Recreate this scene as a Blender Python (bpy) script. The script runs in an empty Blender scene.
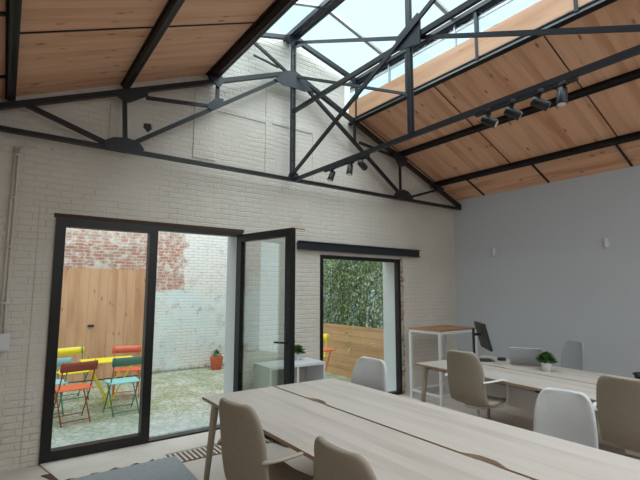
import bpy, bmesh, math, random
from mathutils import Vector, Matrix
random.seed(7)
SC = bpy.context.scene
COL = SC.collection
PI = math.pi
R = math.radians

# ------------------------------------------------------------------ materials
def srgb(r, g, b):
    f = lambda c: (c/255/12.92) if c/255 <= .04045 else ((c/255+.055)/1.055)**2.4
    return (f(r), f(g), f(b), 1)

class NT:
    def __init__(s, name):
        s.m = bpy.data.materials.new(name); s.m.use_nodes = True
        s.t = s.m.node_tree; s.t.nodes.clear()
        s.out = s.t.nodes.new('ShaderNodeOutputMaterial')
    def n(s, typ, **kw):
        nd = s.t.nodes.new(typ)
        for k, v in kw.items(): setattr(nd, k, v)
        return nd
    def put(s, sock, v):
        if isinstance(v, bpy.types.NodeSocket): s.t.links.new(v, sock)
        elif v is not None: sock.default_value = v
    def pos(s):
        return s.n('ShaderNodeTexCoord').outputs['Object']
    def xyz(s, v=None):
        q = s.n('ShaderNodeSeparateXYZ'); s.put(q.inputs[0], v or s.pos()); return q.outputs
    def comb(s, x, y, z):
        q = s.n('ShaderNodeCombineXYZ')
        for i, v in enumerate((x, y, z)): s.put(q.inputs[i], v)
        return q.outputs[0]
    def math(s, op, a, b=None, c=None, clamp=False):
        q = s.n('ShaderNodeMath', operation=op, use_clamp=clamp)
        s.put(q.inputs[0], a); s.put(q.inputs[1], b); s.put(q.inputs[2], c); return q.outputs[0]
    def noise(s, vec, scale=5., detail=3., rough=.5, dist=0.):
        q = s.n('ShaderNodeTexNoise'); s.put(q.inputs['Vector'], vec)
        q.inputs['Scale'].default_value = scale; q.inputs['Detail'].default_value = detail
        q.inputs['Roughness'].default_value = rough; q.inputs['Distortion'].default_value = dist
        return q.outputs[0]
    def mix(s, f, a, b, mode='MIX'):
        q = s.n('ShaderNodeMix', data_type='RGBA', blend_type=mode)
        s.put(q.inputs[0], f); s.put(q.inputs[6], a); s.put(q.inputs[7], b); return q.outputs[2]
    def step(s, v, lo, hi):
        q = s.n('ShaderNodeMapRange', interpolation_type='SMOOTHSTEP')
        s.put(q.inputs[0], v); q.inputs[1].default_value = lo; q.inputs[2].default_value = hi; return q.outputs[0]
    def bump(s, h, strength=.3, dist=.01):
        q = s.n('ShaderNodeBump'); s.put(q.inputs['Height'], h)
        q.inputs['Strength'].default_value = strength; q.inputs['Distance'].default_value = dist
        return q.outputs[0]
    def bsdf(s, col, rough=.6, metal=0., normal=None, spec=.5, **kw):
        q = s.n('ShaderNodeBsdfPrincipled')
        s.put(q.inputs['Base Color'], col); s.put(q.inputs['Roughness'], rough); s.put(q.inputs['Metallic'], metal)
        s.put(q.inputs['Specular IOR Level'], spec)
        if normal: s.put(q.inputs['Normal'], normal)
        for k, v in kw.items(): s.put(q.inputs[k], v)
        s.t.links.new(q.outputs[0], s.out.inputs[0]); return s.m

def dusty_floor():
    m = planks('floor_boards', 0, 1, .19, [(150, 130, 114), (170, 152, 136), (134, 114, 98), (90, 70, 55)], .5, 0., .02, .3)
    nt = m.node_tree; b = [n for n in nt.nodes if n.type == 'BSDF_PRINCIPLED'][0]
    src = b.inputs['Base Color'].links[0].from_socket
    tc = nt.nodes.new('ShaderNodeTexCoord'); sp = nt.nodes.new('ShaderNodeSeparateXYZ'); nt.links.new(tc.outputs['Object'], sp.inputs[0])
    nz = nt.nodes.new('ShaderNodeTexNoise'); nt.links.new(tc.outputs['Object'], nz.inputs[0]); nz.inputs['Scale'].default_value = 2.
    ad = nt.nodes.new('ShaderNodeMath'); ad.operation = 'MULTIPLY_ADD'; nt.links.new(nz.outputs[0], ad.inputs[0]); ad.inputs[1].default_value = .6; nt.links.new(sp.outputs[1], ad.inputs[2])
    mr = nt.nodes.new('ShaderNodeMapRange'); nt.links.new(ad.outputs[0], mr.inputs[0]); mr.inputs[1].default_value = -1.3; mr.inputs[2].default_value = -.8
    mx = nt.nodes.new('ShaderNodeMix'); mx.data_type = 'RGBA'; nt.links.new(mr.outputs[0], mx.inputs[0]); nt.links.new(src, mx.inputs[6]); mx.inputs[7].default_value = srgb(200, 190, 182)
    nt.links.new(mx.outputs[2], b.inputs['Base Color']); return m

def plain(name, rgb, rough=.6, metal=0., var=.12, scale=9., bump=.0, spec=.5, obj_scale=None):
    t = NT(name); c = srgb(*rgb); p = t.pos()
    nz = t.noise(p, scale, 3)
    dark = tuple(x*(1-var) for x in c[:3])+(1,); lite = tuple(min(1, x*(1+var)) for x in c[:3])+(1,)
    col = t.mix(nz, dark, lite)
    nm = t.bump(t.noise(p, scale*8, 2), bump, .004) if bump else None
    return t.bsdf(col, rough, metal, nm, spec)

def planks(name, across, along, width, cols, rough=.6, knots=0., seam=.035, seam_dark=.35, grain=.5, bump=.25, hscale=1.2):
    """boards `width` wide laid side by side on axis `across`, grain running along axis `along`"""
    t = NT(name); q = t.xyz(); u = q[across]; v = q[along]
    k = t.math('DIVIDE', u, width); idn = t.math('FLOOR', k); fr = t.math('SUBTRACT', k, idn)
    wn = t.n('ShaderNodeTexWhiteNoise', noise_dimensions='1D'); t.put(wn.inputs['W'], idn); r = wn.outputs[0]
    vo = t.math('MULTIPLY_ADD', r, 37., v)
    g1 = t.noise(t.comb(t.math('MULTIPLY', u, 26.), t.math('MULTIPLY', vo, hscale), r), 1., 4, .6, .6)
    g2 = t.noise(t.comb(t.math('MULTIPLY', u, 6.), t.math('MULTIPLY', vo, .8), r), 1., 2, .5, .3)
    a = t.mix(t.math('MULTIPLY', g1, 1.2), srgb(*cols[0]), srgb(*cols[1]))
    b = t.mix(t.step(g2, .4, .72), a, srgb(*cols[2]))
    c = t.mix(t.math('MULTIPLY', r, grain), b, srgb(*cols[1]))
    if knots:
        vr = t.n('ShaderNodeTexVoronoi'); t.put(vr.inputs['Vector'], t.comb(t.math('MULTIPLY', u, 9.), t.math('MULTIPLY', vo, 3.6), t.math('MULTIPLY', idn, 3.)))
        vr.inputs['Scale'].default_value = 1.
        kn = t.math('SUBTRACT', 1., t.step(vr.outputs['Distance'], .03, .19))
        c = t.mix(t.math('MULTIPLY', kn, knots), c, srgb(*cols[3]))
    e = t.math('MINIMUM', fr, t.math('SUBTRACT', 1., fr))
    sm = t.step(e, 0., seam)
    c = t.mix(t.math('MULTIPLY', t.math('SUBTRACT', 1., sm), seam_dark), c, (.02, .012, .008, 1))
    return t.bsdf(c, rough, 0., t.bump(t.math('ADD', sm, t.math('MULTIPLY', g1, .2)), bump, .004))

def brick_node(t, ux, uz, bw=.225, bh=.072, mortar=.009, smooth=.6):
    b = t.n('ShaderNodeTexBrick'); t.put(b.inputs['Vector'], t.comb(ux, uz, 0.))
    b.inputs['Scale'].default_value = 1.; b.inputs['Mortar Size'].default_value = mortar
    b.inputs['Mortar Smooth'].default_value = smooth; b.inputs['Brick Width'].default_value = bw
    b.inputs['Row Height'].default_value = bh
    return b

def painted_brick():
    t = NT('painted_brick'); p = t.pos(); q = t.xyz()
    wob = t.noise(p, 3., 3); ux = t.math('ADD', t.math('ADD', q[0], q[1]), t.math('MULTIPLY', t.noise(p, 9., 3), .05))
    uz = t.math('ADD', q[2], t.math('ADD', t.math('MULTIPLY', wob, .03), t.math('MULTIPLY', t.noise(p, 11., 3), .018)))
    b = brick_node(t, ux, uz, .205, .060, .010, .9)
    h = t.math('SUBTRACT', 1., b.outputs['Fac'])
    big = t.noise(p, 1.3, 4, .6); fine = t.noise(p, 28., 4, .65); mid = t.noise(p, 7., 4, .6)
    # parts of the wall are thickly plastered so the courses hardly show
    show = t.step(t.noise(p, 1.6, 4, .6), .36, .64)
    hh = t.math('MULTIPLY', h, t.math('MULTIPLY_ADD', show, .8, .2))
    hh = t.math('ADD', hh, t.math('MULTIPLY', fine, .55)); hh = t.math('ADD', hh, t.math('MULTIPLY', mid, .7))
    c = t.mix(big, srgb(206, 199, 186), srgb(234, 229, 221))
    c = t.mix(t.math('MULTIPLY', t.math('MULTIPLY', b.outputs['Fac'], show), .08), c, srgb(140, 134, 124))
    pit = t.step(t.noise(p, 14., 3, .6), .68, .76)
    c = t.mix(t.math('MULTIPLY', pit, .35), c, srgb(120, 112, 100))
    return t.bsdf(c, .75, 0., t.bump(hh, .55, .012), .3)

def yard_wall():
    t = NT('old_brick'); p = t.pos(); q = t.xyz()
    wob = t.noise(p, 2.5, 3); ux = t.math('ADD', t.math('ADD', q[0], q[1]), t.math('MULTIPLY', wob, .03))
    uz = t.math('ADD', q[2], t.math('MULTIPLY', wob, .02))
    b = brick_node(t, ux, uz, .20, .060, .008, .5)
    b.inputs['Color1'].default_value = srgb(182, 112, 94); b.inputs['Color2'].default_value = srgb(168, 134, 120)
    b.inputs['Mortar'].default_value = srgb(196, 190, 182)
    nz = t.noise(p, 9., 4, .7)
    red = t.mix(t.step(nz, .46, .62), b.outputs['Color'], srgb(208, 198, 190))
    wht = t.mix(t.math('MULTIPLY', b.outputs['Fac'], .4), srgb(222, 222, 220), srgb(150, 146, 142))
    wht = t.mix(t.step(t.noise(p, 6., 4, .7), .6, .7), wht, srgb(186, 150, 136))
    pl = t.mix(t.noise(p, 1.8, 5, .7), srgb(188, 206, 208), srgb(228, 235, 235))
    pl = t.mix(t.step(t.noise(p, 4., 5, .7), .56, .66), pl, srgb(172, 178, 168))
    jx = t.math('ADD', q[0], t.math('MULTIPLY_ADD', t.noise(p, 5., 3), .5, -.25))
    jz = t.math('ADD', q[2], t.math('MULTIPLY_ADD', t.noise(p, 2.2, 4), .9, -.45))
    up = t.mix(t.step(jx, -3.42, -3.34), red, wht)
    c = t.mix(t.step(jz, 1.46, 1.56), pl, up)
    pat = t.step(t.noise(p, 1.7, 6, .75), .53, .58)
    c = t.mix(t.math('MULTIPLY', pat, .6), c, wht)
    c = t.mix(t.math('MULTIPLY', t.step(t.noise(p, 3.1, 6, .8), .54, .62), .45), c, srgb(168, 170, 162))
    low = t.math('SUBTRACT', 1., t.step(jz, .25, .5))
    c = t.mix(t.math('MULTIPLY', low, t.step(jx, -3.5, -3.2)), c, wht)
    moss = t.math('SUBTRACT', 1., t.step(t.math('ADD', q[2], t.math('MULTIPLY', nz, .2)), .05, .17))
    c = t.mix(t.math('MULTIPLY', moss, .8), c, srgb(96, 92, 48))
    h = t.math('ADD', t.math('SUBTRACT', 1., b.outputs['Fac']), nz)
    return t.bsdf(c, .85, 0., t.bump(h, .5, .01), .2)

def red_brick():
    t = NT('bare_brick'); p = t.pos(); q = t.xyz()
    b = brick_node(t, t.math('ADD', q[0], q[1]), q[2], .2, .075, .01, .3)
    b.inputs['Color1'].default_value = srgb(168, 128, 110); b.inputs['Color2'].default_value = srgb(140, 116, 104)
    b.inputs['Mortar'].default_value = srgb(176, 166, 152)
    c = t.mix(t.step(t.noise(p, 16., 4, .7), .42, .56), b.outputs['Color'], srgb(196, 188, 176))
    return t.bsdf(c, .85, 0., t.bump(t.noise(p, 30., 4), .8, .02), .2)

def cobbles():
    t = NT('mossy_cobbles'); p = t.pos()
    v = t.n('ShaderNodeTexVoronoi', feature='DISTANCE_TO_EDGE'); t.put(v.inputs['Vector'], p); v.inputs['Scale'].default_value = 11.
    v2 = t.n('ShaderNodeTexVoronoi'); t.put(v2.inputs['Vector'], p); v2.inputs['Scale'].default_value = 7.
    e = t.math('MULTIPLY_ADD', t.step(v.outputs['Distance'], .01, .16), .55, .45)
    st = t.mix(t.noise(p, 3., 4), srgb(168, 172, 162), srgb(208, 210, 200))
    gr = t.mix(t.noise(p, 20., 4), srgb(122, 134, 92), srgb(164, 172, 132))
    m = t.math('MULTIPLY', t.step(t.noise(p, 3.4, 6, .7), .36, .62), .85)
    c = t.mix(m, st, gr); c = t.mix(e, srgb(98, 104, 74), c)
    near_tint = t.step(t.xyz()[1], 1.5, .35)  # pale blue-grey mixed in towards the doors
    c = t.mix(t.math('MULTIPLY', near_tint, .5), c, srgb(176, 188, 196))
    return t.bsdf(c, .6, 0., t.bump(t.math('ADD', e, t.noise(p, 20., 3)), .5, .02), .4)

def glass(name, tint=(1, 1, 1, 1), refl=.10, veil=0., veilc=(.8, .9, .92, 1)):
    t = NT(name)
    tr = t.n('ShaderNodeBsdfTransparent'); tr.inputs[0].default_value = tint
    gl = t.n('ShaderNodeBsdfGlossy'); gl.inputs['Roughness'].default_value = .02
    lw = t.n('ShaderNodeLayerWeight'); lw.inputs['Blend'].default_value = .5
    f = t.math('MULTIPLY_ADD', t.math('POWER', lw.outputs['Facing'], 5.), .5, refl*.3)
    mx = t.n('ShaderNodeMixShader'); t.put(mx.inputs[0], f)
    t.t.links.new(tr.outputs[0], mx.inputs[1]); t.t.links.new(gl.outputs[0], mx.inputs[2])
    last = mx.outputs[0]
    if veil:
        d = t.n('ShaderNodeBsdfTranslucent'); d.inputs[0].default_value = veilc
        m2 = t.n('ShaderNodeMixShader'); m2.inputs[0].default_value = veil
        t.t.links.new(last, m2.inputs[1]); t.t.links.new(d.outputs[0], m2.inputs[2]); last = m2.outputs[0]
    t.t.links.new(last, t.out.inputs[0]); return t.m

def leafmat(name, a, b):
    t = NT(name); p = t.pos()
    c = t.mix(t.step(t.noise(p, 22., 2), .35, .65), srgb(*a), srgb(*b))
    m = t.bsdf(c, .55, 0., None, .3)
    return m

M = {}
M['brick'] = painted_brick()
M['yard'] = yard_wall()
M['bare'] = red_brick()
M['cobble'] = cobbles()
M['plaster'] = plain('smooth_paint', (206, 211, 217), .8, 0, .04, 1.2, .05, .2)
M['reveal'] = plain('reveal_paint', (200, 204, 206), .8, 0, .06, 2., .1, .2)
PINE = [(226, 168, 132), (240, 192, 158), (206, 144, 108), (118, 66, 42)]
M['ceil_x'] = planks('pine_boards_slope', 1, 0, .098, PINE, .6, .85, .03, .26)
M['ceil_y'] = planks('pine_boards_eave', 0, 1, .11, PINE, .6, .85, .03, .26)
M['fascia'] = planks('pine_fascia', 2, 1, .145, [(202, 150, 114), (216, 170, 136), (184, 128, 94), (110, 62, 40)], .55, .6, .02, .15)
M['steel'] = plain('black_steel', (19, 20, 24), .42, .0, .25, 14., .1, .5)
M['steel_b'] = plain('dark_steel', (33, 38, 47), .42, .0, .2, 12., .1, .5)
M['rust'] = plain('rusty_steel', (74, 52, 42), .7, .0, .35, 16., .3, .4)
M['alu'] = plain('black_aluminium', (17, 17, 19), .4, .0, .1, 6., 0, .5)
M['floor'] = dusty_floor()
M['screed'] = plain('dusty_threshold', (206, 200, 192), .8, 0, .12, 5., .3, .2)
M['oak'] = planks('pale_desk_veneer', 0, 1, .09, [(198, 188, 180), (212, 203, 196), (188, 178, 169), (150, 135, 120)], .42, 0., .0, 0., .35, .03, .7)
M['edge'] = plain('desk_edge', (176, 150, 122), .5, 0, .1, 20.)
M['leg'] = plain('desk_leg_paint', (196, 188, 172), .5, 0, .05, 8.)
M['conduit'] = plain('conduit_paint', (214, 210, 200), .6, 0, .05, 8.)
M['brown'] = plain('brown_edge', (98, 68, 48), .6, 0, .2, 20.)
M['beige'] = plain('beige_upholstery', (166, 157, 144), .85, 0, .08, 30., .25, .2)
M['beige_d'] = plain('beige_plastic', (176, 166, 150), .5, 0, .05, 8.)
M['whitefab'] = plain('white_upholstery', (205, 208, 210), .85, 0, .06, 30., .25, .2)
M['shadefab'] = plain('white_upholstery_shaded', (176, 181, 186), .85, 0, .06, 30., .2, .2)  # white upholstery with the shade by the wall put into its colour
M['white'] = plain('white_lacquer', (226, 228, 230), .4, 0, .03, 6.)
M['plastic'] = plain('black_plastic', (28, 28, 30), .45, 0, .1, 8.)
M['screen'] = plain('dark_screen', (20, 22, 26), .12, 0, .05, 5.)
M['silver'] = plain('silver_shell', (178, 182, 186), .35, .4, .03, 5.)
M['terra'] = plain('terracotta', (204, 106, 74), .8, 0, .15, 12., .2)
M['soil'] = plain('soil', (60, 44, 34), .9, 0, .3, 40., .5)
M['mat'] = plain('grey_mat', (150, 156, 160), .9, 0, .18, 45., .4, .2)
M['bartop'] = planks('bar_top_wood', 1, 0, .14, [(166, 116, 78), (190, 140, 100), (146, 98, 62), (90, 55, 35)], .5, .3, .02, .3)
M['gate'] = planks('gate_boards', 0, 2, .155, [(196, 146, 108), (212, 166, 130), (176, 124, 88), (110, 66, 42)], .6, .7, .03, .45)
M['fence'] = planks('fence_boards', 2, 1, .125, [(188, 146, 102), (206, 166, 122), (166, 124, 84), (110, 72, 44)], .65, .4, .04, .6)
M['glass'] = glass('clear_glass', (.96, .98, .97, 1), .10)
M['leafglass'] = glass('door_leaf_glass', (.93, .97, .95, 1), .5)
M['roofglass'] = glass('roof_glass', (.95, .99, 1, 1), .04)
M['sideglass'] = glass('side_glass', (.88, .96, 1, 1), .06)
M['leaf'] = leafmat('house_leaf', (44, 84, 36), (86, 130, 60))
M['bamboo'] = leafmat('bamboo_leaf', (86, 118, 66), (166, 186, 132))
M['bamboo2'] = leafmat('bamboo_leaf_pale', (120, 144, 96), (200, 212, 172))
M['cane'] = plain('bamboo_cane', (140, 140, 80), .5, 0, .2, 20.)
for nm, rgb in dict(yellow=(240, 222, 40), orange=(232, 110, 66), darkred=(156, 62, 44), green=(72, 128, 112),
                    aqua=(150, 212, 216), coral=(226, 104, 72)).items():
    M[nm] = plain('paint_'+nm, rgb, .45, 0, .05, 10.)

# ------------------------------------------------------------------ mesh helpers
def bx(bm, x0, x1, y0, y1, z0, z1, bev=0.):
    vs = [bm.verts.new((x, y, z)) for x in (x0, x1) for y in (y0, y1) for z in (z0, z1)]
    fs = [(0, 1, 3, 2), (4, 6, 7, 5), (0, 4, 5, 1), (2, 3, 7, 6), (0, 2, 6, 4), (1, 5, 7, 3)]
    new = [bm.faces.new([vs[i] for i in f]) for f in fs]
    if bev:
        es = {e for f in new for e in f.edges}
        bmesh.ops.bevel(bm, geom=list(es), offset=bev, segments=2, affect='EDGES', profile=.6)
def bar(bm, p0, p1, w, h, up=(0, 0, 1)):
    """rectangular bar from p0 to p1: w wide, h along `up`"""
    p0, p1 = Vector(p0), Vector(p1); d = (p1-p0).normalized(); up = Vector(up)
    s = d.cross(up).normalized(); u = s.cross(d).normalized()
    a = []
    for p in (p0, p1):
        for i, j in ((-1, -1), (1, -1), (1, 1), (-1, 1)): a.append(bm.verts.new(p+s*(w/2*i)+u*(h/2*j)))
    for f in ((3, 2, 1, 0), (4, 5, 6, 7), (0, 1, 5, 4), (1, 2, 6, 5), (2, 3, 7, 6), (3, 0, 4, 7)): bm.faces.new([a[i] for i in f])
def tube(bm, pts, rad, seg=8, cap=True):
    pts = [Vector(p) for p in pts]; rs = rad if isinstance(rad, (list, tuple)) else [rad]*len(pts)
    rings = []; prev = None
    for i, p in enumerate(pts):
        d = (pts[min(i+1, len(pts)-1)]-pts[max(i-1, 0)]).normalized()
        if prev is None:
            a = d.cross(Vector((0, 0, 1)) if abs(d.z) < .9 else Vector((1, 0, 0))).normalized()
        else:
            a = (prev-d*prev.dot(d)).normalized()
        prev = a; b = d.cross(a)
        rings.append([bm.verts.new(p+(a*math.cos(2*PI*k/seg)+b*math.sin(2*PI*k/seg))*rs[i]) for k in range(seg)])
    for r0, r1 in zip(rings, rings[1:]):
        for k in range(seg): bm.faces.new((r0[k], r0[(k+1) % seg], r1[(k+1) % seg], r1[k]))
    if cap: bm.faces.new(rings[0][::-1]); bm.faces.new(rings[-1])
def lathe(bm, prof, seg=20, c=(0, 0)):
    rings = [[bm.verts.new((c[0]+r*math.cos(2*PI*k/seg), c[1]+r*math.sin(2*PI*k/seg), z)) for k in range(seg)] for r, z in prof]
    for r0, r1 in zip(rings, rings[1:]):
        for k in range(seg): bm.faces.new((r0[k], r0[(k+1) % seg], r1[(k+1) % seg], r1[k]))
    bm.faces.new(rings[0][::-1]); bm.faces.new(rings[-1])
def prism(bm, poly, a0, a1, axis=1):
    """polygon given in the two other axes, extruded from a0 to a1 along `axis`"""
    def P(p, a):
        return (p[0], a, p[1]) if axis == 1 else ((a, p[0], p[1]) if axis == 0 else (p[0], p[1], a))
    A = [bm.verts.new(P(p, a0)) for p in poly]; B = [bm.verts.new(P(p, a1)) for p in poly]
    bm.faces.new(A); bm.faces.new(B[::-1])
    n = len(poly)
    for i in range(n): bm.faces.new((A[i], B[i], B[(i+1) % n], A[(i+1) % n]))
def rounded(pts, r=.02, n=4):
    out = []
    for i, p in enumerate(pts):
        p = Vector(p); a = (Vector(pts[i-1])-p).normalized(); b = (Vector(pts[(i+1) % len(pts)])-p).normalized()
        p0 = p+a*r; p1 = p+b*r
        for k in range(n+1):
            t = k/n; out.append(tuple((1-t)**2*p0+2*t*(1-t)*p+t*t*p1))
    return out
def smooth_path(pts, n=6):
    pts = [Vector(p) for p in pts]; out = []
    for i in range(len(pts)-1):
        p0 = pts[max(i-1, 0)]; p1 = pts[i]; p2 = pts[i+1]; p3 = pts[min(i+2, len(pts)-1)]
        for k in range(n):
            t = k/n
            out.append(.5*((2*p1)+(-p0+p2)*t+(2*p0-5*p1+4*p2-p3)*t*t+(-p0+3*p1-3*p2+p3)*t**3))
    out.append(pts[-1]); return out

def obj(name, bm, mat, parent=None, smooth=False, mods=(), loc=None):
    me = bpy.data.meshes.new(name)
    bmesh.ops.recalc_face_normals(bm, faces=bm.faces[:])
    bm.to_mesh(me); bm.free()
    for m in (mat if isinstance(mat, (list, tuple)) else [mat]): me.materials.append(m)
    if smooth:
        for p in me.polygons: p.use_smooth = True
    o = bpy.data.objects.new(name, me); COL.objects.link(o)
    if parent: o.parent = parent
    if loc: o.location = loc
    for m in mods:
        md = o.modifiers.new(m[0], m[0])
        for k, v in m[1].items(): setattr(md, k, v)
    return o
def B(): return bmesh.new()
def box(name, b, mat, parent=None, bev=0., **kw):
    bm = B(); bx(bm, *b, bev); return obj(name, bm, mat, parent, **kw)
def barobj(name, p0, p1, w, h, mat, parent=None, up=(0, 0, 1)):
    bm = B(); bar(bm, p0, p1, w, h, up); return obj(name, bm, mat, parent)
def tag(o, label=None, cat=None, group=None, kind=None):
    if label: o['label'] = label
    if cat: o['category'] = cat
    if group: o['group'] = group
    if kind: o['kind'] = kind
    return o
def thing(name, label, cat, loc=(0, 0, 0), rz=0., group=None, kind=None):
    o = bpy.data.objects.new(name, None); COL.objects.link(o); o.empty_display_size = .1
    o.location = loc; o.rotation_euler = (0, 0, rz); return tag(o, label, cat, group, kind)
def struct(name, bm, mat, label=None, **kw):
    o = obj(name, bm, mat, **kw); o['kind'] = 'structure'; o['category'] = name.split('_')[0]
    o['label'] = label; return o
def kids(o): return [c for c in bpy.data.objects if c.parent == o]
def copy_tree(o, parent=None, mat=None):
    c = o.copy(); COL.objects.link(c); c.parent = parent
    for ch in kids(o): copy_tree(ch, c)
    return c
def single(name, bm, mat, label, cat, loc=(0, 0, 0), rz=0., group=None, smooth=False, mods=()):
    o = obj(name, bm, mat, None, smooth, mods); o.location = loc; o.rotation_euler = (0, 0, rz)
    return tag(o, label, cat, group)

# ------------------------------------------------------------------ measured place (metres)
XL = -6.874            # left wall; right wall is at X=0, gable wall at Y=0, floor Z=0
RX = -3.437            # ridge
YB = -7.2              # how far the room goes back behind the camera
DX, EX = -2.36, -4.514 # the two curb purlins under the roof light
SL = .425
def roofz(x): return 3.115+SL*(min(-x, x-XL))
def lantz(x): return 4.96-.29*abs(x-RX)

# ---- floor, walls
bm = B(); bx(bm, XL-.2, .2, YB, .0, -.12, 0.); struct('floor', bm, M['floor'], 'pale grey-brown board floor of the workspace')
WALLT = .32
prof_x = [XL, -5.98, -4.56, -4.05, RX, -2.89, -2.45, -1.36, 0.]
DOOR = (-5.98, -4.05, 2.26); WIN = (-2.89, -1.36, 2.03)
def top(x, inner):
    if inner: return lantz(x)-.03
    return roofz(x)
bm = B()
for a, b in zip(prof_x, prof_x[1:]):
    mid = (a+b)/2; inn = -4.56 < mid < -2.45
    z0 = DOOR[2] if DOOR[0] <= mid <= DOOR[1] else (WIN[2] if WIN[0] <= mid <= WIN[1] else 0.)
    prism(bm, [(a, z0), (b, z0), (b, top(b, inn)), (a, top(a, inn))], 0., WALLT)
bmesh.ops.remove_doubles(bm, verts=bm.verts[:], dist=1e-5)
struct('wall_back', bm, M['brick'], 'white painted brick gable wall with glazed opening')
bm = B(); prism(bm, [(YB, 0), (WALLT, 0), (WALLT, 3.2), (YB, 3.2)], 0., .2, 0); struct('wall_right', bm, M['plaster'], 'smooth pale grey-white side wall')
bm = B(); prism(bm, [(YB, 0), (WALLT, 0), (WALLT, 3.2), (YB, 3.2)], XL-.2, XL, 0); struct('wall_left', bm, M['brick'], 'painted brick side wall at the left')
# old bricked-up openings and piers standing slightly proud of the gable
for i, (x0, x1, z0, z1, y) in enumerate([(-4.69, -4.42, 3.06, 3.86, .022), (-3.76, -3.665, 3.0, 4.15, .022), (-4.42, -3.76, 3.68, 3.76, .022),
                                         (-3.665, -3.03, 3.69, 3.76, .022), (-3.03, -2.93, 3.0, 3.76, .022), (-5.57, -5.47, 3.10, 3.50, .02),
                                         (-6.12, -5.98, 0., 2.34, .012), (-6.874, -6.42, 0., 3.12, .01)]):
    bm = B(); bx(bm, x0, x1, -y*.6, .01, z0, z1, .004); struct('trim_%d' % (i+1), bm, M['brick'], 'white painted brick pier strip on the gable wall')
bm = B(); bx(bm, -1.36, -1.30, -.012, .30, 0., 2.05, .01)
for k in range(16):
    z = .06+k*.125; bx(bm, -1.32, -1.28+random.uniform(-.02, .015), -.010, .1, z, z+.07, .008)
struct('trim_9', bm, M['bare'], 'ragged strip of bare red brick beside the window')
bm = B(); bx(bm, -6.0, -4.03, -.012, .22, 2.235, 2.275, .004); struct('trim_10', bm, M['rust'], 'thin rusty steel lintel over the door opening')
# pale reveals outside the frames
bm = B(); bx(bm, -4.085, -4.04, .06, WALLT+.02, 0., 2.24); struct('trim_11', bm, M['reveal'], 'pale outer reveal of the door opening')
bm = B(); bx(bm, -1.40, -1.35, .06, WALLT+.02, 0., 2.02); struct('trim_12', bm, M['reveal'], 'pale outer reveal of the right-hand window')
bm = B()
ed = [(-4.05, -.42), (-5.0, -.44)]+[(-5.0-.045*k, -.50-.03*math.sin(k*1.7)-.012*k/6-random.uniform(0, .025)) for k in range(1, 20)]
prism(bm, [(-5.98, 0.), (-4.05, 0.)]+ed, 0., .012, 2); struct('trim_13', bm, M['screed'], 'dusty pale threshold strip before the doors')
bm = B(); ed2 = [(x, y-random.uniform(.006, .028)) for x, y in ed[2:]]
prism(bm, [(-5.98, -.3), (-5.0, -.3)]+ed2, 0., .006, 2); struct('trim_14', bm, M['rust'], 'dark ragged crack along the edge of the threshold strip')
# hole left in the brickwork
bm = B(); prism(bm, [(-5.235, 3.335), (-5.165, 3.345), (-5.15, 3.29), (-5.19, 3.24), (-5.24, 3.29)], -.004, .01)
wf = None
struct('wall_front', (lambda b: (bx(b, XL-.2, .2, YB-.2, YB, 0, 3.2), prism(b, [(XL-.2, 3.2), (.2, 3.2), (RX, 4.9)], YB-.2, YB), b)[-1])(B()), M['plaster'], 'plain wall closing the room behind the camera')
single('wall_hole', bm, M['plastic'], 'small black hole knocked in the white brick gable', 'hole')

# ---- ceiling
def slab(bm, xa, xb, y0, y1, t0=0., t1=.05):
    s = 1 if xa > RX else -1
    prism(bm, [(xa, roofz(xa)+t0), (xb, roofz(xb)+t0), (xb, roofz(xb)+t1), (xa, roofz(xa)+t1)], y0, y1)
ceil = thing('ceiling', 'sloping pine board ceiling on both sides of the roof light', 'ceiling', kind='structure')
bm = B(); slab(bm, -.577, DX, YB, .0); slab(bm, -6.41, EX, YB, .0); obj('sloping_boards', bm, M['ceil_x'], ceil)
bm = B(); slab(bm, .0, -.577, YB, .0); slab(bm, XL, -6.41, YB, .0); obj('eave_boards', bm, M['ceil_y'], ceil)
def seam(xa, xb, y, w=.014, h=.012):
    barobj('cover_strip', (xa, y, roofz(xa)-.004), (xb, y, roofz(xb)-.004), w, h, M['steel'], ceil)
for y in (-.10, -1.45, -2.80, -4.15): seam(-.577, DX, y, .010, .008)
for y in (-1.25, -2.6, -3.95): seam(-6.40, EX, y, .012, .01)
for y in (-.64, -1.70, -2.74, -3.8): seam(-.02, -.56, y, .022, .03)
for y in (-.52, -1.53, -2.56, -3.6): seam(XL+.02, -6.43, y, .025, .03)
box('curb_board', (DX-.014, DX+.03, YB, 0., 4.05, 4.30), M['fascia'], ceil)
box('curb_board', (EX-.03, EX, YB, 0., 4.065, 4.30), M['steel'], ceil)

# ---- purlins (thing each)
def purlin(x, label, dz=-.045, w=.058, h=.075):
    s = -1 if x > RX else 1
    n = Vector((-SL*s, 0, 1)).normalized()
    z = roofz(x)+dz
    bm = B(); bar(bm, (0, 0, 0), (0, YB+.02, 0), w*.55, h, n)
    t = Vector((1, 0, SL*s)).normalized()
    for k in (-1, 1):
        p = n*(k*h*.42); bar(bm, p, p+Vector((0, YB+.02, 0)), w, h*.16, n)
    return single('roof_purlin', bm, M['steel'], label, 'beam', (x, -.01, z))
purlin(-6.41, 'black steel roof purlin nearest the left wall')
purlin(-5.45, 'black steel roof purlin in the middle of the left slope')
purlin(EX, 'black steel roof purlin along the left edge of the roof light', -.06, .08, .11)
purlin(DX, 'black steel roof purlin under the pine curb board', -.115, .055, .075)
purlin(-1.42, 'black steel roof purlin in the middle of the right slope')
purlin(-.577, 'black steel roof purlin nearest the smooth right wall')

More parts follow.
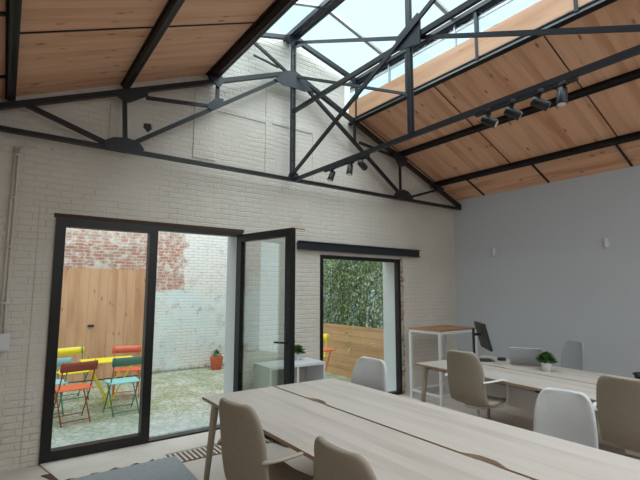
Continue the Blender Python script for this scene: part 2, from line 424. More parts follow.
# ---- roof light
sky = thing('window_2', 'long ridge roof light with black frame and pale panes', 'window', kind='structure')
zc = lantz(DX); 
bm = B(); bar(bm, (RX, 0, 4.93), (RX, YB, 4.93), .05, .10); bar(bm, (RX-.06, 0, 4.915), (RX-.06, YB, 4.90), .03, .06); bar(bm, (RX+.06, 0, 4.915), (RX+.06, YB, 4.90), .03, .06)
obj('ridge_beam', bm, M['steel_b'], sky)
for x in (DX, EX):
    s = 1 if x == DX else -1
    bm = B(); bar(bm, (x, 0, 4.60), (x, YB, 4.60), .07, .05); bar(bm, (x+.03*s, 0, 4.54), (x+.03*s, YB, 4.54), .03, .04)
    obj('eave_beam', bm, M['steel'], sky)
    bm = B(); bar(bm, (x+.02*s, 0, 4.50), (x+.02*s, YB, 4.50), .02, .03); obj('sill_rail', bm, M['silver'], sky)
    bm = B(); bx(bm, x+.012*s, x+.018*s, YB, 0, 4.29, 4.58); obj('side_pane', bm, M['sideglass'], sky)
    bm = B(); prism(bm, [(RX, 4.985), (x, 4.985-.29*abs(x-RX)), (x, 4.99-.29*abs(x-RX)), (RX, 4.99)], YB, 0.); obj('roof_pane', bm, M['roofglass'], sky)
    for y in (-.82, -1.88, -2.94, -4.0, -5.06):
        barobj('glazing_bar', (RX, y, 4.955), (x, y, 4.955-.29*abs(x-RX)), .045, .03, M['silver'], sky)
        barobj('mullion', (x+.02*s, y, 4.28), (x+.02*s, y, 4.58), .035, .02, M['silver'], sky, (0, 1, 0))
for y in (-.17, -1.15, -2.17, -3.18, -4.19):
    for x in (DX, EX):
        bm = B(); bar(bm, (x, y, 4.02), (x, y, 4.60), .04, .035, (0, 1, 0))
        obj('post', bm, M['steel_b'], sky)

# ---- roof truss against the gable
YT = -.15
tr = thing('roof_truss', 'black riveted steel roof truss standing against the white gable wall', 'truss', (RX, YT, 2.955))
def T(name, pts_fn): pass
def tb(name, x0, z0, x1, z1, w=.042, d=.04, mat='steel'):
    bm = B()
    bar(bm, (x0-RX, 0, z0-2.955), (x1-RX, 0, z1-2.955), d, w, (0, 0, 1) if abs(x1-x0) > .05 else (1, 0, 0))
    obj(name, bm, M[mat], tr)
def plate(poly, y=-.037):
    bm = B(); prism(bm, [(x-RX, z-2.955) for x, z in poly], y, y+.014)
    obj('gusset_plate', bm, M['steel_b'], tr)
tb('bottom_chord', XL+.01, 2.955, -.01, 2.955, .040, .06)
CH = lambda x: 2.995+SL*min(-x, x-XL)
tb('top_chord', XL+.01, CH(XL), RX, CH(RX)-.06, .050, .06); tb('top_chord', -.01, CH(0), RX, CH(RX)-.06, .050, .06)
for dx in (-.022, .022):
    tb('king_post', RX+dx, 2.955, RX+dx, 4.86, .018, .04, 'steel_b')
for k in range(13):
    bm = B(); bx(bm, -.014, .014, -.012, .012, .09+k*.145, .12+k*.145); obj('spacer_block', bm, M['steel_b'], tr)
tb('diagonal', RX-.08, 4.33, -5.40, 3.02); tb('diagonal', RX+.08, 4.33, -1.47, 3.02)
tb('strut', -5.44, 3.02, -5.47, 3.53, .04, .04); tb('strut', -1.47, 3.03, -1.47, 3.56, .03, .03)
tb('strut', -6.30, 3.22, -5.60, 2.99, .045); tb('strut', -.577, 3.22, -1.28, 3.0, .035)
tb('strut', -5.26, 3.56, -4.55, 3.65, .035, .03); tb('strut', -4.475, 3.66, -4.475, 3.95, .04, .03)
tb('strut', -1.60, 3.60, -2.30, 3.68, .035, .03); tb('strut', -2.39, 3.68, -2.39, 4.0, .03, .03)
tb('strut', -4.10, 4.66, -3.53, 4.37, .035, .03); tb('strut', -4.02, 4.45, -3.66, 4.40, .02, .02)
tb('lantern_chord', EX, 4.60, RX, 4.88, .05, .05, 'steel_b'); tb('lantern_chord', DX, 4.60, RX, 4.88, .06, .05)
for pl_ in ([(-5.64, 3.01), (-5.56, 3.06), (-5.44, 3.08), (-5.32, 3.06), (-5.26, 2.99), (-5.30, 2.93), (-5.63, 2.93)],
            [(-5.60, 3.52), (-5.25, 3.66), (-5.25, 3.57), (-5.43, 3.45), (-5.50, 3.46)],
            [(-4.62, 3.63), (-4.50, 3.76), (-4.41, 3.76), (-4.42, 3.67), (-4.56, 3.59)],
            [(-3.74, 4.21), (-3.52, 4.38), (-3.34, 4.38), (-3.15, 4.21), (-3.27, 4.17), (-3.62, 4.17)],
            [(-1.63, 3.01), (-1.53, 3.08), (-1.42, 3.10), (-1.33, 3.08), (-1.22, 3.0), (-1.25, 2.93), (-1.61, 2.93)],
            [(-1.66, 3.70), (-1.33, 3.60), (-1.39, 3.48), (-1.50, 3.44), (-1.63, 3.57)],
            [(-3.58, 4.86), (-3.437, 4.93), (-3.28, 4.87), (-3.34, 4.78), (-3.44, 4.72), (-3.54, 4.78)],
            [(-.68, 3.30), (-.46, 3.25), (-.52, 3.16), (-.64, 3.16)],
            [(-3.53, 2.93), (-3.50, 3.03), (-3.437, 3.07), (-3.37, 3.03), (-3.34, 2.93)],
            [(-2.46, 4.60), (-2.34, 4.60), (-2.37, 4.46)],
            [(-4.60, 3.98), (-4.46, 4.06), (-4.40, 3.98), (-4.47, 3.88)]):
    plate(pl_)

# ---- ridge-plane steelwork: ties, second king post, wind braces
Y2, Y3 = -2.17, -4.19
bm = B()
for dx in (-.018, .018): bx(bm, dx-.007, dx+.007, -.02, .02, 2.94-2.94, 4.88-2.94)
kp = single('hanging_post', bm, M['steel_b'], 'thin dark steel post dropping from the ridge to the spotlight tie', 'post', (RX, Y2, 2.94))
bm = B(); bar(bm, (0, -.02, 0), (0, YB+.2, 0), .03, .045)
single('tie_beam', bm, M['steel_b'], 'long dark steel tie carrying the black spotlights', 'beam', (RX, YT-.02, 2.945))
bm = B(); bar(bm, (0, -.02, 0), (0, YB+.2, 0), .035, .052)
single('tie_beam', bm, M['steel'], 'black steel tie running below the ridge at half height of the posts', 'beam', (RX, YT, 3.86))
bm = B(); prism(bm, [(-.15, -.09), (.13, -.03), (.15, .10), (-.13, .22), (-.16, .18)], -.028, -.014, 0)
single('gusset_plate', bm, M['steel_b'], 'dark steel plate where braces cross the hanging post', 'plate', (RX, Y2, 3.84))
bm = B(); bar(bm, (-.035, 0, 0), (-.035, Y3-YT, 1.88), .02, .048)
single('wind_brace', bm, M['steel'], 'thick black diagonal brace rising from the truss foot up to the ridge', 'brace', (RX, YT, 2.98))
bm = B(); bar(bm, (.03, 0, 0), (.03, Y3-YT, -1.86), .02, .036)
single('wind_brace', bm, M['steel_b'], 'slim dark brace falling from the truss peak past the hanging post', 'brace', (RX, YT, 4.83))
bm = B(); bar(bm, (0, 0, 0), (DX-RX, -1.0+.0, 4.02-4.35), .02, .035)
single('wind_brace', bm, M['steel'], 'thin black brace from the middle gusset to the curb purlin', 'brace', (RX, YT, 4.35))

# ---- spotlights on the tie
def spot(y, ay, tilt, label, rail=True):
    """track head: adapter under the tie, arm, cylinder can pointing towards heading ay"""
    t = thing('track_spotlight', label, 'spotlight', (RX, y, 2.915), ay, 'black spotlights under the tie beam')
    box('adapter', (-.018, .018, -.05, .05, -.025, 0.), M['plastic'], t, .004)
    bm = B(); tube(bm, [(0, 0, -.02), (0, 0, -.055)], .010); obj('arm', bm, M['plastic'], t)
    d = Vector((math.cos(tilt), 0, -math.sin(tilt))); c = Vector((0, 0, -.085))
    bm = B(); tube(bm, [c-d*.055, c-d*.05, c+d*.055, c+d*.06], [.024, .031, .034, .033], 16)
    obj('lamp_can', bm, M['plastic'], t, True)
    bm = B(); tube(bm, [c+d*.060, c+d*.063], .026, 16); obj('lens', bm, M['white'], t)
    return t
spot(-2.95, R(-60), .55, 'black track spotlight farthest from the camera in the group of four')
spot(-3.14, R(-50), .5, 'second farthest black spotlight in the group of four')
spot(-3.34, R(-45), .45, 'third black spotlight in the group of four with pale rear edge')
spot(-3.49, R(160), 1.45, 'black spotlight pointing straight down at the near end of four')
spot(-.98, R(170), 1.2, 'black spotlight hanging nearest the gable wall')
spot(-1.30, R(200), 1.3, 'middle black spotlight of the three near the gable wall')
spot(-1.50, R(20), .3, 'black spotlight turned sideways beside the middle of three')
box_t = B(); bar(box_t, (0, 0, 0), (0, -.75, 0), .03, .02); single('spotlight_track', box_t, M['plastic'], 'short black track holding the group of four spotlights', 'track', (RX, -2.84, 2.908))
box_t = B(); bar(box_t, (0, 0, 0), (0, -.75, 0), .03, .02); single('spotlight_track', box_t, M['plastic'], 'short black track holding the spotlights near the gable', 'track', (RX, -.85, 2.908))

# ---- glazed doors
d1 = thing('door_1', 'fixed black framed glass panel beside the open door', 'door', (-5.98, 0, 0), kind='structure')
def frame(name, x0, x1, z0, z1, w, y0, y1, mat, parent, wb=None):
    wb = wb or w; bm = B()
    bx(bm, x0, x0+w, y0, y1, z0, z1); bx(bm, x1-w, x1, y0, y1, z0, z1)
    bx(bm, x0+w, x1-w, y0, y1, z1-w, z1); bx(bm, x0+w, x1-w, y0, y1, z0, z0+wb)
    return obj(name, bm, mat, parent)
frame('door_frame', .0, .94, .0, 2.235, .085, -.03, .07, M['alu'], d1, .10)
bm = B(); bx(bm, .085, .855, .015, .03, .10, 2.15); obj('pane', bm, M['glass'], d1)
bm = B(); bx(bm, .94, 1.93, -.02, .06, 2.185, 2.235); bx(bm, .94, 1.93, -.03, .07, 0, .03); bx(bm, 1.89, 1.93, -.02, .06, .03, 2.185)
obj('jamb_frame', bm, M['alu'], d1)
d2 = thing('door_2', 'black framed glass door leaf standing open into the room', 'door', (-4.10, -.03, 0), R(-78.5), kind='structure')
frame('door_frame', 0, .93, .02, 2.20, .085, -.035, .035, M['alu'], d2, .10)
bm = B(); bx(bm, .085, .845, -.008, .006, .12, 2.115); obj('pane', bm, M['leafglass'], d2)
bm = B()
for s in (-1, 1):
    bx(bm, .862, .892, s*.035-.004, s*.035+.004, .93, 1.17, .002)
    tube(bm, smooth_path([(.877, s*.035, 1.02), (.877, s*.075, 1.02), (.86, s*.085, 1.02), (.75, s*.085, 1.015)]), .010)
obj('door_handle', bm, M['plastic'], d2, True)
bm = B(); tube(bm, [(.91, 0, 2.205), (.93, .17, 2.205)], .009); obj('stay_hook', bm, M['edge'], d2)

w1 = thing('window_1', 'black framed fixed window overlooking bamboo and a plank fence', 'window', (-2.89, 0, 0), kind='structure')
frame('window_frame', 0., 1.53, .0, 2.03, .05, -.01, .07, M['alu'], w1)
bm = B(); bx(bm, .05, 1.48, .02, .032, .05, 1.98); obj('pane', bm, M['glass'], w1)
bm = B(); bx(bm, -1.17, 1.15, -.025, .02, -.05, .05, .004)
for z in (-.052, .052): bx(bm, -1.17, 1.15, -.045, -.02, z-.006, z+.006)
single('lintel_beam', bm, M['steel_b'], 'dark steel lintel beam bolted above the right-hand window', 'beam', (-2.10, -.02, 2.135))

# ---- conduit and boxes on the left
bm = B(); 
tube(bm, smooth_path([(0, 0, 0), (0, 0, 1.0), (0, 0, 1.55), (.01, 0, 1.66), (.06, 0, 1.70), (.14, 0, 1.70)]), .010)
tube(bm, [(-.03, 0, 0), (-.03, 0, 1.68)], .009)
for z in (.25, .75, 1.2, 1.6): bx(bm, -.045, .018, -.014, .02, z, z+.02)
single('cable_conduit', bm, M['conduit'], 'pair of thin pale conduits clipped to the wall left of the doors', 'conduit', (-6.31, -.026, 1.17), smooth=True)
sb = thing('wall_socket', 'white surface mounted socket box at the foot of the conduit', 'socket', (-6.335, -.03, 1.10))
box('case', (-.07, .07, -.045, 0, -.075, .07), M['white'], sb, .006)
box('cover', (-.055, .055, -.052, -.045, -.05, .03), M['white'], sb, .004)

# ---- wall lights
for y, lb in ((-.775, 'small white wall light closer to the brick gable'), (-2.39, 'small white wall light farther along the smooth right wall')):
    s = thing('wall_light', lb, 'wall light', (0, y, 2.17), group='small white up-down lights')
    bm = B(); bx(bm, -.012, 0, -.03, .03, -.06, .06, .003); obj('mounting', bm, M['white'], s)
    bm = B(); lathe(bm, [(.020, -.065), (.023, -.062), (.023, .062), (.020, .065)], 20, (-.035, 0)); obj('shade', bm, M['white'], s, True)

# ---- floor pieces by the doors
bm = B(); prism(bm, [(.0, .0), (.86, .02), (.83, -1.0), (-.04, -1.0)], 0., .012, 2)
single('floor_mat', bm, M['mat'], 'grey felt mat on the floor before the fixed glass panel', 'mat', (-5.80, -.585, .0145))
g = thing('floor_grille', 'slotted brown and white floor grille in front of the open door', 'grille', (-5.12, -.70, 0))
box('tray', (0, 1.25, 0, .24, 0., .006), M['brown'], g)
bm = B()
for k in range(27): bx(bm, k*.047, k*.047+.021, 0, .24, .006, .014)
obj('slats', bm, M['screed'], g)

# ------------------------------------------------------------------ desks
def notch_top(name, x0, x1, L, z, notches, side, parent, mat, th=.022):
    """desktop from x0..x1, y 0..-L with shallow cut-outs along one long side"""
    bm = B(); pts = []
    def edge(x, sgn):
        e = [(x, 0)]
        for c in notches:
            for k in range(13):
                t = k/12; q = min(t, 1-t)/.38; q = min(1, q); s = q*q*(3-2*q)
                e.append((x+sgn*.042*s, -c+.14-.28*t))
        e.append((x, -L)); return e
    if side == 1: poly = [(x0, 0)]+edge(x1, -1)+[(x0, -L)]
    else: poly = edge(x0, 1)+[(x1, -L), (x1, 0)]
    prism(bm, poly, z-th, z, 2)
    o = obj(name, bm, [mat, M['edge']], parent)
    for p in o.data.polygons:
        if abs(p.normal.z) < .5: p.material_index = 1
    return o
def desk(name, label, loc, rz, W, L, gap, notches):
    t = thing(name, label, 'desk', loc, rz)
    h = (W-gap)/2; Z = .74
    notch_top('desktop', 0, h, L, Z, [], 1, t, M['oak'])
    notch_top('desktop', h+gap, W, L, Z, notches, 0, t, M['oak'])
    bm = B(); bx(bm, h-.012, h+gap+.09, -L+.01, -.01, Z-.030, Z-.0245); obj('gap_rail', bm, M['brown'], t)
    bm = B(); bx(bm, h+.002, h+gap+.05, -L+.02, -.02, Z-.0245, Z-.0235); obj('gap_tray', bm, M['white'], t)
    bm = B()
    for x in (.12, h-.12, h+gap+.12, W-.12): bx(bm, x-.02, x+.02, -L+.08, -.08, Z-.062, Z-.022)
    for y in (-.10, -L/2, -L+.10): bx(bm, .10, W-.10, y-.02, y+.02, Z-.062, Z-.024)
    obj('frame', bm, M['beige_d'], t)
    for y, s in ((-.09, 1), (-L+.09, -1)):
        for x, q in ((.07, -1), (W-.07, 1)):
            bm = B(); tube(bm, [(x, y, Z-.024), (x, y, Z-.06), (x+q*.05, y+s*.045, .0)], [.030, .030, .018], 14)
            obj('leg', bm, M['leg'], t, True)
    return t
dk1 = desk('bench_desk', 'large pale bench desk in the foreground with a dark cable slot', (-5.05, -1.46, 0), 0., 1.255, 2.72, .022, (.61, 2.0))
dk2 = desk('bench_desk', 'pale bench desk behind, carrying laptop, monitor and plant', (-2.527, -1.33, 0), R(-5.0), 1.17, 2.75, .022, (.62, 2.0))
bm = B(); bx(bm, .30, .33, -2.6, -.15, .47, .66); bx(bm, .30, .45, -2.6, -.15, .45, .47); obj('cable_tray', bm, M['white'], dk2)
bm = B(); bx(bm, .04, .12, -1.56, -1.42, .69, .717, .004); obj('control_box', bm, M['plastic'], dk2)
C2, S2 = math.cos(R(-6.6)), math.sin(R(-6.6))

# ------------------------------------------------------------------ swivel chairs
def chair(label, x, y, rz, fab, frm, zs=1., seat_h=.47, arms=True):
    t = thing('swivel_chair', label, 'chair', (x, y, 0), rz)
    dz = seat_h-.47
    prof = [(.235, .455), (.225, .478), (.17, .487), (.06, .478), (-.05, .472), (-.13, .478), (-.18, .51), (-.205, .57), (-.218, .65), (-.228, .74), (-.240, .83), (-.252, .90), (-.262, .945), (-.267, .965)]
    hw = [.19, .215, .23, .238, .238, .232, .226, .224, .226, .226, .216, .200, .172, .125]
    bm = B(); rows = []; n = 8
    for i, ((px, pz), w) in enumerate(zip(prof, hw)):
        row = []
        for j in range(n+1):
            s = -1+2*j/n; a = abs(s)**2.6
            up = .020*a if i < 6 else 0.; fw = .045*a*min(1, max(0, (i-4)/3)) if i >= 5 else 0.
            if i >= 11: fw *= .8
            row.append(bm.verts.new((px+fw, w*s, (pz+up)*1.+dz)))
        rows.append(row)
    for a, b in zip(rows, rows[1:]):
        for j in range(n): bm.faces.new((a[j], a[j+1], b[j+1], b[j]))
    obj('seat_shell', bm, fab, t, True, [('SOLIDIFY', dict(thickness=.034, offset=0.)), ('SUBSURF', dict(levels=2, render_levels=2))])
    if arms:
        for s in (-1, 1):
            bm = B()
            path = smooth_path([(-.205, s*.215, .700+dz), (-.16, s*.262, .708+dz), (-.06, s*.285, .712+dz), (.03, s*.285, .708+dz), (.085, s*.283, .685+dz),
                                (.100, s*.278, .60+dz), (.095, s*.262, .50+dz), (.07, s*.20, .445+dz), (.03, s*.10, .435+dz)], 5)
            rings = []
            for i, p in enumerate(path):
                d = (path[min(i+1, len(path)-1)]-path[max(i-1, 0)]).normalized(); a = Vector((0, 1, 0)); a = (a-d*a.dot(d)).normalized(); b = d.cross(a)
                k = i/(len(path)-1); w = .019 if k < .5 else .012
                rings.append([bm.verts.new(p+a*(w*math.cos(2*PI*q/10))+b*(.0085*math.sin(2*PI*q/10))) for q in range(10)])
            for r0, r1 in zip(rings, rings[1:]):
                for q in range(10): bm.faces.new((r0[q], r0[(q+1) % 10], r1[(q+1) % 10], r1[q]))
            bm.faces.new(rings[0][::-1]); bm.faces.new(rings[-1])
            obj('armrest', bm, frm, t, True)
    bm = B(); bx(bm, -.09, .09, -.10, .10, .42+dz, .455+dz, .012); obj('seat_plate', bm, frm, t)
    bm = B(); tube(bm, [(0, 0, .11), (0, 0, .24), (0, 0, .241), (0, 0, .43+dz)], [.026, .026, .018, .018], 16); obj('gas_column', bm, frm, t, True)
    for k in range(5):
        a = 2*PI*k/5+.3; c, s = math.cos(a), math.sin(a)
        bm = B(); tube(bm, [(0, 0, .125), (c*.05, s*.05, .12), (c*.29, s*.29, .075), (c*.31, s*.31, .07)], [.026, .024, .014, .014], 10)
        lg = obj('base_arm', bm, frm, t, True)
        bm = B(); q = Vector((-s, c, 0))
        p = Vector((c*.30, s*.30, .028))
        for e in (-.012, .012): tube(bm, [p+q*(e-.008), p+q*(e+.008)], .028, 14)
        tube(bm, [(c*.30, s*.30, .03), (c*.30, s*.30, .075)], .007, 8)
        obj('caster', bm, M['plastic'], lg)
    return t
BG, BD, WF, WH = M['beige'], M['beige_d'], M['whitefab'], M['white']
chair('beige swivel chair beside the slotted floor grille, back towards the camera', -5.09, -2.60, R(9), BG, BD, seat_h=.485).scale = (1, .88, 1)
chair('beige swivel chair at the bottom edge, only its backrest top above the desk edge', -5.03, -3.43, R(-1), BG, BD, seat_h=.475).scale = (1, .93, 1)
chair('pale lilac-white chair across the foreground desk, in front of the window', -3.90, -1.86, R(180), WF, WH, seat_h=.46, arms=False)
chair('white chair seen face on between the two bench desks', -3.73, -3.45, R(186), WF, WH, seat_h=.45, arms=False).scale = (.93, .80, 1)
chair('beige chair with white armrests nearest the tall side table', -2.63, -2.20, R(2), BG, WH, seat_h=.505).scale = (1., .88, 1)
chair('large beige chair cut by the right picture edge, at the rear desk', -2.69, -3.55, R(0), BG, WH, seat_h=.485).scale = (1, .95, 1)
chair('white chair, shaded grey in its colour, beyond the rear desk, behind the potted plant, against the wall', -.84, -2.10, R(150), M['shadefab'], WH, seat_h=.455, arms=False).scale = (.9, .9, 1)

# ------------------------------------------------------------------ tall side table and shelf unit
t = thing('bar_table', 'tall side table with brown wooden top on white frame in the corner', 'table', (-1.43, -.80, 0))
box('tabletop', (0, .85, 0, .58, .985, 1.005), M['bartop'], t, .003)
bm = B()
for y in (.02, .56): bx(bm, .02, .83, y-.015, y+.015, .945, .985)
for x in (.02, .83): bx(bm, x-.015, x+.015, .02, .56, .945, .985)
obj('top_frame', bm, M['white'], t)
for x in (.02, .83):
    for y in (.02, .56): box('leg', (x-.018, x+.018, y-.018, y+.018, 0, .945), M['white'], t)
for y in (.02, .56): box('stretcher', (.03, .82, y-.012, y+.012, .10, .125), M['white'], t)
box('stretcher', (.008, .032, .03, .55, .10, .125), M['white'], t)

t = thing('low_shelf', 'low white open shelf unit standing between door leaf and window', 'shelf', (-3.90, -.46, 0))
box('top_board', (0, .76, 0, .39, .67, .70), M['white'], t, .003)
for x in (0, .36, .735): box('upright', (x, x+.025, 0, .39, .03, .67), M['white'], t)
box('bottom_board', (.025, .735, 0, .39, .03, .055), M['white'], t)
box('shelf_board', (.025, .36, .02, .38, .34, .36), M['white'], t)
box('shelf_board', (.385, .735, .02, .38, .34, .36), M['white'], t)
box('back_panel', (.025, .735, .375, .385, .055, .67), M['leg'], t)
for x in (.02, .70): box('foot', (x, x+.03, .03, .36, 0, .03), M['white'], t)

# ------------------------------------------------------------------ plants
def leaf(bm, p, d, L, W, droop=.3, up=Vector((0, 0, 1))):
    d = d.normalized(); s = d.cross(up)
    if s.length < .05: s = Vector((1, 0, 0))
    s.normalize(); q = p+d*L*.5; e = p+d*L-Vector((0, 0, L*droop))
    a = bm.verts.new(p); b = bm.verts.new(q+s*W/2); c = bm.verts.new(e); f = bm.verts.new(q-s*W/2)
    bm.faces.new((a, b, c, f))
def pot_plant(label, loc, pot_r, pot_h, rad, n, pot='white'):
    t = thing('potted_plant', label, 'plant', loc)
    bm = B(); s = pot_r
    lathe(bm, [(s*.72, 0), (s*.75, .002), (s*.98, pot_h*.97), (s, pot_h), (s*.88, pot_h), (s*.86, pot_h*.9)], 24); obj('pot', bm, M[pot], t, True)
    bm = B(); lathe(bm, [(s*.85, pot_h*.82), (s*.85, pot_h*.88)], 18); obj('soil', bm, M['soil'], t)
    bm = B()
    for k in range(n):
        a = random.uniform(0, 2*PI); el = random.uniform(.15, 1.5); rr = rad*random.uniform(.3, 1.)
        d = Vector((math.cos(a)*math.cos(el), math.sin(a)*math.cos(el), math.sin(el)))
        p = Vector((0, 0, pot_h))+d*rr*.55
        p.z = pot_h+abs(p.z-pot_h)
        leaf(bm, p, d+Vector((random.uniform(-.4, .4), random.uniform(-.4, .4), random.uniform(-.2, .5))), rad*.5, rad*.17, .2)
    for k in range(14):
        a = random.uniform(0, 2*PI); tube(bm, [(0, 0, pot_h*.85), (math.cos(a)*rad*.4, math.sin(a)*rad*.4, pot_h+rad*.6)], .0015, 4)
    obj('foliage', bm, M['leaf'], t)
    return t
pot_plant('small green plant in white pot on the rear desk beside the laptop', (-1.80, -2.44, .74), .052, .085, .125, 420)
pot_plant('small dark green plant on the low white shelf behind the door', (-3.34, -.15, .70), .045, .07, .13, 300)
pot_plant('terracotta pot with a little plant against the old courtyard wall', (-2.76, 3.74, -.03), .135, .25, .17, 50, 'terra')

# ------------------------------------------------------------------ things on the rear desk
t = thing('monitor', 'black monitor on a tall thin stand at the rear desk end', 'monitor', (-1.80, -1.60, .74), R(-43.5))
# local +X faces away from the stand (the screen side)
box('stand_base', (-.03, .20, -.10, .10, 0, .012), M['plastic'], t, .003)
box('stand_pole', (-.020, .004, -.022, .022, .012, .37), M['plastic'], t, .003)
bm = B(); bar(bm, (0, 0, .30), (.075, 0, .30), .04, .03); obj('stand_arm', bm, M['plastic'], t)
bm = B(); bx(bm, -.014, .014, -.245, .245, -.155, .155, .005); pnl = obj('panel', bm, M['plastic'], t); pnl.location = (.10, 0, .285); pnl.rotation_euler = (0, R(-14), 0)
bm = B(); bx(bm, .0142, .0152, -.235, .235, -.145, .145); obj('screen', bm, M['screen'], pnl)

t = thing('laptop', 'open silver laptop on the rear desk, lid back to camera', 'laptop', (-1.655, -2.14, .742), R(-62))
# local x along hinge, local +y towards its user
box('base', (-.16, .16, 0, .22, 0, .014), M['silver'], t, .004)
box('keyboard', (-.14, .14, .04, .15, .0141, .0155), M['plastic'], t)
bm = B(); bx(bm, -.16, .16, -.006, 0, 0, .235, .003); lid = obj('lid', bm, M['silver'], t); lid.location = (0, 0, .012); lid.rotation_euler = (R(36), 0, 0)
bm = B(); bx(bm, -.15, .15, 0, .001, .012, .205); obj('display', bm, M['screen'], lid)

t = thing('computer_mouse', 'small black object on rear desk, left of the laptop', 'mouse', (-1.56, -1.79, .74), R(-40))
bm = B(); bx(bm, -.045, .045, -.028, .028, 0, .035, .012); obj('body', bm, M['plastic'], t, True)
bm = B(); bx(bm, .015, .025, -.004, .004, .030, .038, .001); obj('wheel', bm, M['steel'], t)
bm = B(); 
t = thing('headset', 'black object lying on the rear desk at the right picture edge', 'headset', (-1.42, -3.19, .74), R(-50))
for s in (-1, 1):
    bm = B(); tube(bm, [(s*.07, 0, .022), (s*.105, 0, .03)], [.036, .030], 16); obj('ear_cup', bm, M['plastic'], t, True)
bm = B(); tube(bm, smooth_path([(-.10, 0, .03), (-.09, .08, .03), (0, .13, .03), (.09, .08, .03), (.10, 0, .03)]), .010, 8); obj('headband', bm, M['plastic'], t, True)
bm = B(); tube(bm, smooth_path([(-1.72, -1.68, .745), (-1.75, -1.80, .745), (-1.82, -1.86, .746), (-1.86, -1.96, .746), (-1.80, -2.0, .745), (-1.74, -2.12, .745)]), .004, 6)
single('power_cable', bm, M['leg'], 'thin pale cable curling on the rear desk by the monitor', 'cable', smooth=True)
for i, (x, y, lb) in enumerate([(-2.1, -2.40, 'small dark socket hanging under the rear desk, the upper one'), (-2.15, -2.50, 'small dark socket hanging under the rear desk, the lower one')]):
    pass

# ------------------------------------------------------------------ courtyard
bm = B(); bx(bm, -9.5, 3., WALLT-.01, 6., -.15, -.03)
single('courtyard_paving', bm, M['cobble'], 'mossy cobbled courtyard ground outside the doors', 'paving')['kind'] = 'structure'
bm = B(); bx(bm, -9.5, 3., 4.0, 4.25, -.1, 4.2)
single('courtyard_wall', bm, M['yard'], 'old peeling red and white brick wall across the courtyard', 'wall')['kind'] = 'structure'
t = thing('wooden_gate', 'tall pine board gate in front of the old brick wall', 'gate', (-6.2, 3.92, -.03))
bm = B(); bx(bm, 0, 2.06, -.02, .02, .02, 1.96); obj('boards', bm, M['gate'], t)
bm = B(); bx(bm, 1.10, 1.20, -.045, -.02, .93, .97, .004); obj('latch', bm, M['plastic'], t)
for x in (.0, 2.0): box('gate_post', (x, x+.07, .02, .07, 0, 1.96), M['gate'], t)
t = thing('plank_fence', 'low fence of horizontal brown planks outside the window', 'fence', (-1.10, .36, -.03))
box('boards', (0, .03, 0, 3.60, .0, .93), M['fence'], t)
for y in (.05, 1.2, 2.4, 3.5): box('fence_post', (.03, .10, y, y+.07, 0, .92), M['fence'], t)
bm = B(); bx(bm, -.99, 2.5, .36, 3.98, -.03, .35); single('planting_bed', bm, M['soil'], 'dark raised earth bed behind the plank fence', 'planting bed')

def bamboo(x, y, h, n, mat, label):
    t = thing('bamboo_clump', label, 'bamboo', (x, y, .35), group='bamboo behind the plank fence')
    bm = B(); tops = []
    for k in range(6):
        a = random.uniform(0, 2*PI); r = random.uniform(.02, .16)
        p0 = Vector((r*math.cos(a), r*math.sin(a), 0)); hh = h*random.uniform(.7, 1.)
        p1 = p0*1.6+Vector((random.uniform(-.1, .1), random.uniform(-.1, .1), hh*.6)); p2 = p1+Vector((random.uniform(-.22, .22), random.uniform(-.22, .22), hh*.4))
        pts = smooth_path([p0, p1, p2], 5); tube(bm, pts, [.011-.0008*i for i in range(len(pts))], 6); tops.append(pts)
    obj('canes', bm, M['cane'], t, True)
    bm = B()
    for k in range(n):
        pts = random.choice(tops); p = random.choice(pts[1:])+Vector([random.gauss(0, .14) for _ in range(3)])
        if p.z < .1: p.z = random.uniform(.1, 1.)
        a = random.uniform(0, 2*PI)
        leaf(bm, p, Vector((math.cos(a), math.sin(a), random.uniform(-.5, .5))), random.uniform(.09, .17), random.uniform(.022, .042), .4)
    obj('foliage', bm, mat, t)
k = 0
for (x, y) in [(-.72, 1.0), (-.72, 1.6), (-.72, 2.2), (-.72, 2.8), (-.72, 3.4), (-.05, .95), (-.05, 1.7), (-.05, 2.45), (-.05, 3.2)]:
    bamboo(x, y, random.uniform(2.2, 2.8), 1500, M['bamboo'] if k % 3 else M['bamboo2'], 'leafy green bamboo clump seen through the right-hand window'); k += 1

def folding_chair(label, x, y, rz, back, seat, legs):
    """facing +X: one back slat, slatted seat, crossed tube legs"""
    t = thing('folding_chair', label, 'chair', (x, y, -.03), rz)
    for s in (-1, 1):
        bm = B(); tube(bm, smooth_path([(.20, s*.185, 0), (-.02, s*.185, .36), (-.16, s*.185, .62), (-.20, s*.185, .83)], 4), .009, 8); obj('leg', bm, legs, t, True)
        bm = B(); tube(bm, [(-.20, s*.165, 0), (.02, s*.165, .28), (.17, s*.165, .44)], .009, 8); obj('leg', bm, legs, t, True)
    bm = B(); tube(bm, [(-.165, -.165, .045), (-.165, .165, .045)], .007, 6); tube(bm, [(.17, -.185, .05), (.17, .185, .05)], .007, 6); obj('cross_bar', bm, legs, t)
    bm = B()
    for k in range(8): bx(bm, -.18+k*.048, -.18+k*.048+.040, -.205, .205, .445, .457, .002)
    obj('seat', bm, seat, t)
    bm = B(); n = 8; v = []
    for zz in (.70, .82):
        v.append([bm.verts.new((-.19-(zz-.7)*.15-.02*(1-(2*j/n-1)**2), -.215+.43*j/n, zz)) for j in range(n+1)])
    for j in range(n): bm.faces.new((v[0][j], v[0][j+1], v[1][j+1], v[1][j]))
    obj('back_slat', bm, back, t, True, [('SOLIDIFY', dict(thickness=.012, offset=0.))])
    return t
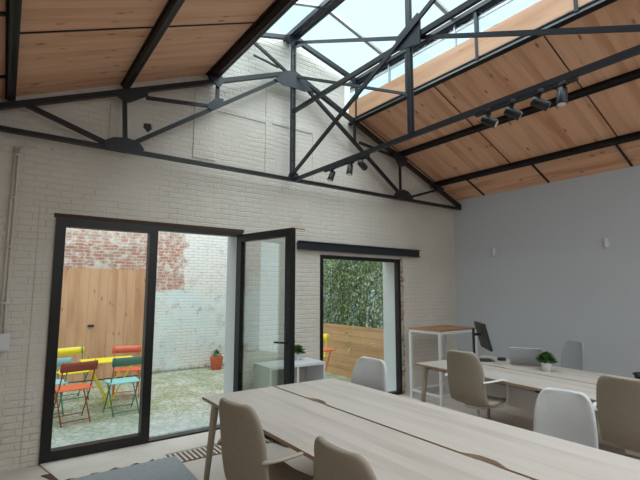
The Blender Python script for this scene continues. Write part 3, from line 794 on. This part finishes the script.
for args in (('dark red backed folding chair with orange seat, closest to the glass', -5.57, 1.42, R(100), 'darkred', 'orange', 'darkred', .88),
             ('green backed folding chair with light blue seat', -4.98, 1.50, R(95), 'green', 'aqua', 'green', .88),
             ('bright yellow folding chair at the far left of the table', -5.44, 2.62, R(-78), 'yellow', 'yellow', 'green', .88),
             ('coral red folding chair at the far side of the table', -4.76, 2.36, R(-100), 'coral', 'coral', 'coral', .88),
             ('light blue folding chair half hidden behind the dark red one', -5.80, 1.88, R(97), 'aqua', 'aqua', 'green', .88)):
    c = folding_chair(args[0], args[1], args[2], args[3], M[args[4]], M[args[5]], M[args[6]]); c.scale = (.92, .95, args[7])
def bistro_table(label, x, y, w, mat):
    t = thing('bistro_table', label, 'table', (x, y, -.03))
    bm = B(); bx(bm, -w, w, -.30, .30, .715, .735, .006); obj('tabletop', bm, mat, t)
    for sx in (-1, 1):
        for sy in (-1, 1):
            bm = B(); tube(bm, [(sx*(w-.06), sy*.26, .715), (sx*(w-.30)*-.9, sy*.26, 0)], .010, 8); obj('leg', bm, mat, t)
    return t
bistro_table('yellow metal garden table among the coloured folding chairs', -5.08, 1.98, .34, M['yellow']).scale = (1, .75, .84)
bistro_table('orange metal garden table outside the right-hand window', -2.46, .90, .30, M['orange']).scale = (1, 1, .93)
folding_chair('yellow folding chair outside the right-hand window', -1.95, 1.52, R(-150), M['yellow'], M['yellow'], M['yellow'])

# ------------------------------------------------------------------ light
w = bpy.data.worlds.new('World'); SC.world = w; w.use_nodes = True
bg = w.node_tree.nodes['Background']; bg.inputs[0].default_value = srgb(226, 247, 252); bg.inputs[1].default_value = 1.25
def area(name, loc, rot, sx, sy, e, col=(1, 1, 1)):
    l = bpy.data.lights.new(name, 'AREA'); l.shape = 'RECTANGLE'; l.size = sx; l.size_y = sy; l.energy = e; l.color = col
    o = bpy.data.objects.new(name, l); COL.objects.link(o); o.location = loc; o.rotation_euler = rot; return o
area('skylight_daylight', (RX, -3.6, 5.6), (0, 0, 0), 2.4, 7., 230, (.94, .98, 1))
area('room_fill', (-3.6, -5.9, 3.0), (R(28), 0, 0), 5., 1.6, 45, (1, .98, .95))  # added fill lamp that brightens the closed room, not a daylight opening
area('courtyard_daylight', (-3.4, 2.2, 5.5), (0, 0, 0), 7., 3., 200, (1, 1, 1))

# ------------------------------------------------------------------ camera
cam = bpy.data.cameras.new('Camera'); co = bpy.data.objects.new('Camera', cam); COL.objects.link(co)
cam.sensor_fit = 'HORIZONTAL'; cam.sensor_width = 36.; cam.lens = 436.79/640*36; cam.clip_start = .02
yaw, pitch, roll = R(35.756), R(6.572), R(.124)
F = Vector((math.sin(yaw)*math.cos(pitch), math.cos(yaw)*math.cos(pitch), math.sin(pitch)))
r = Vector((math.cos(yaw), -math.sin(yaw), 0)); u = r.cross(F)
r2 = r*math.cos(roll)+u*math.sin(roll); u2 = r2.cross(F)
m = Matrix((r2, u2, -F)).transposed().to_4x4(); m.translation = Vector((-6.342, -4.793, 1.55))
co.matrix_world = m
SC.camera = co
SC.view_settings.view_transform = 'Standard'
SC.view_settings.exposure = 0.
SC.cycles.max_bounces = 8; SC.cycles.diffuse_bounces = 5; SC.cycles.transparent_max_bounces = 16
SC.cycles.use_denoising = True
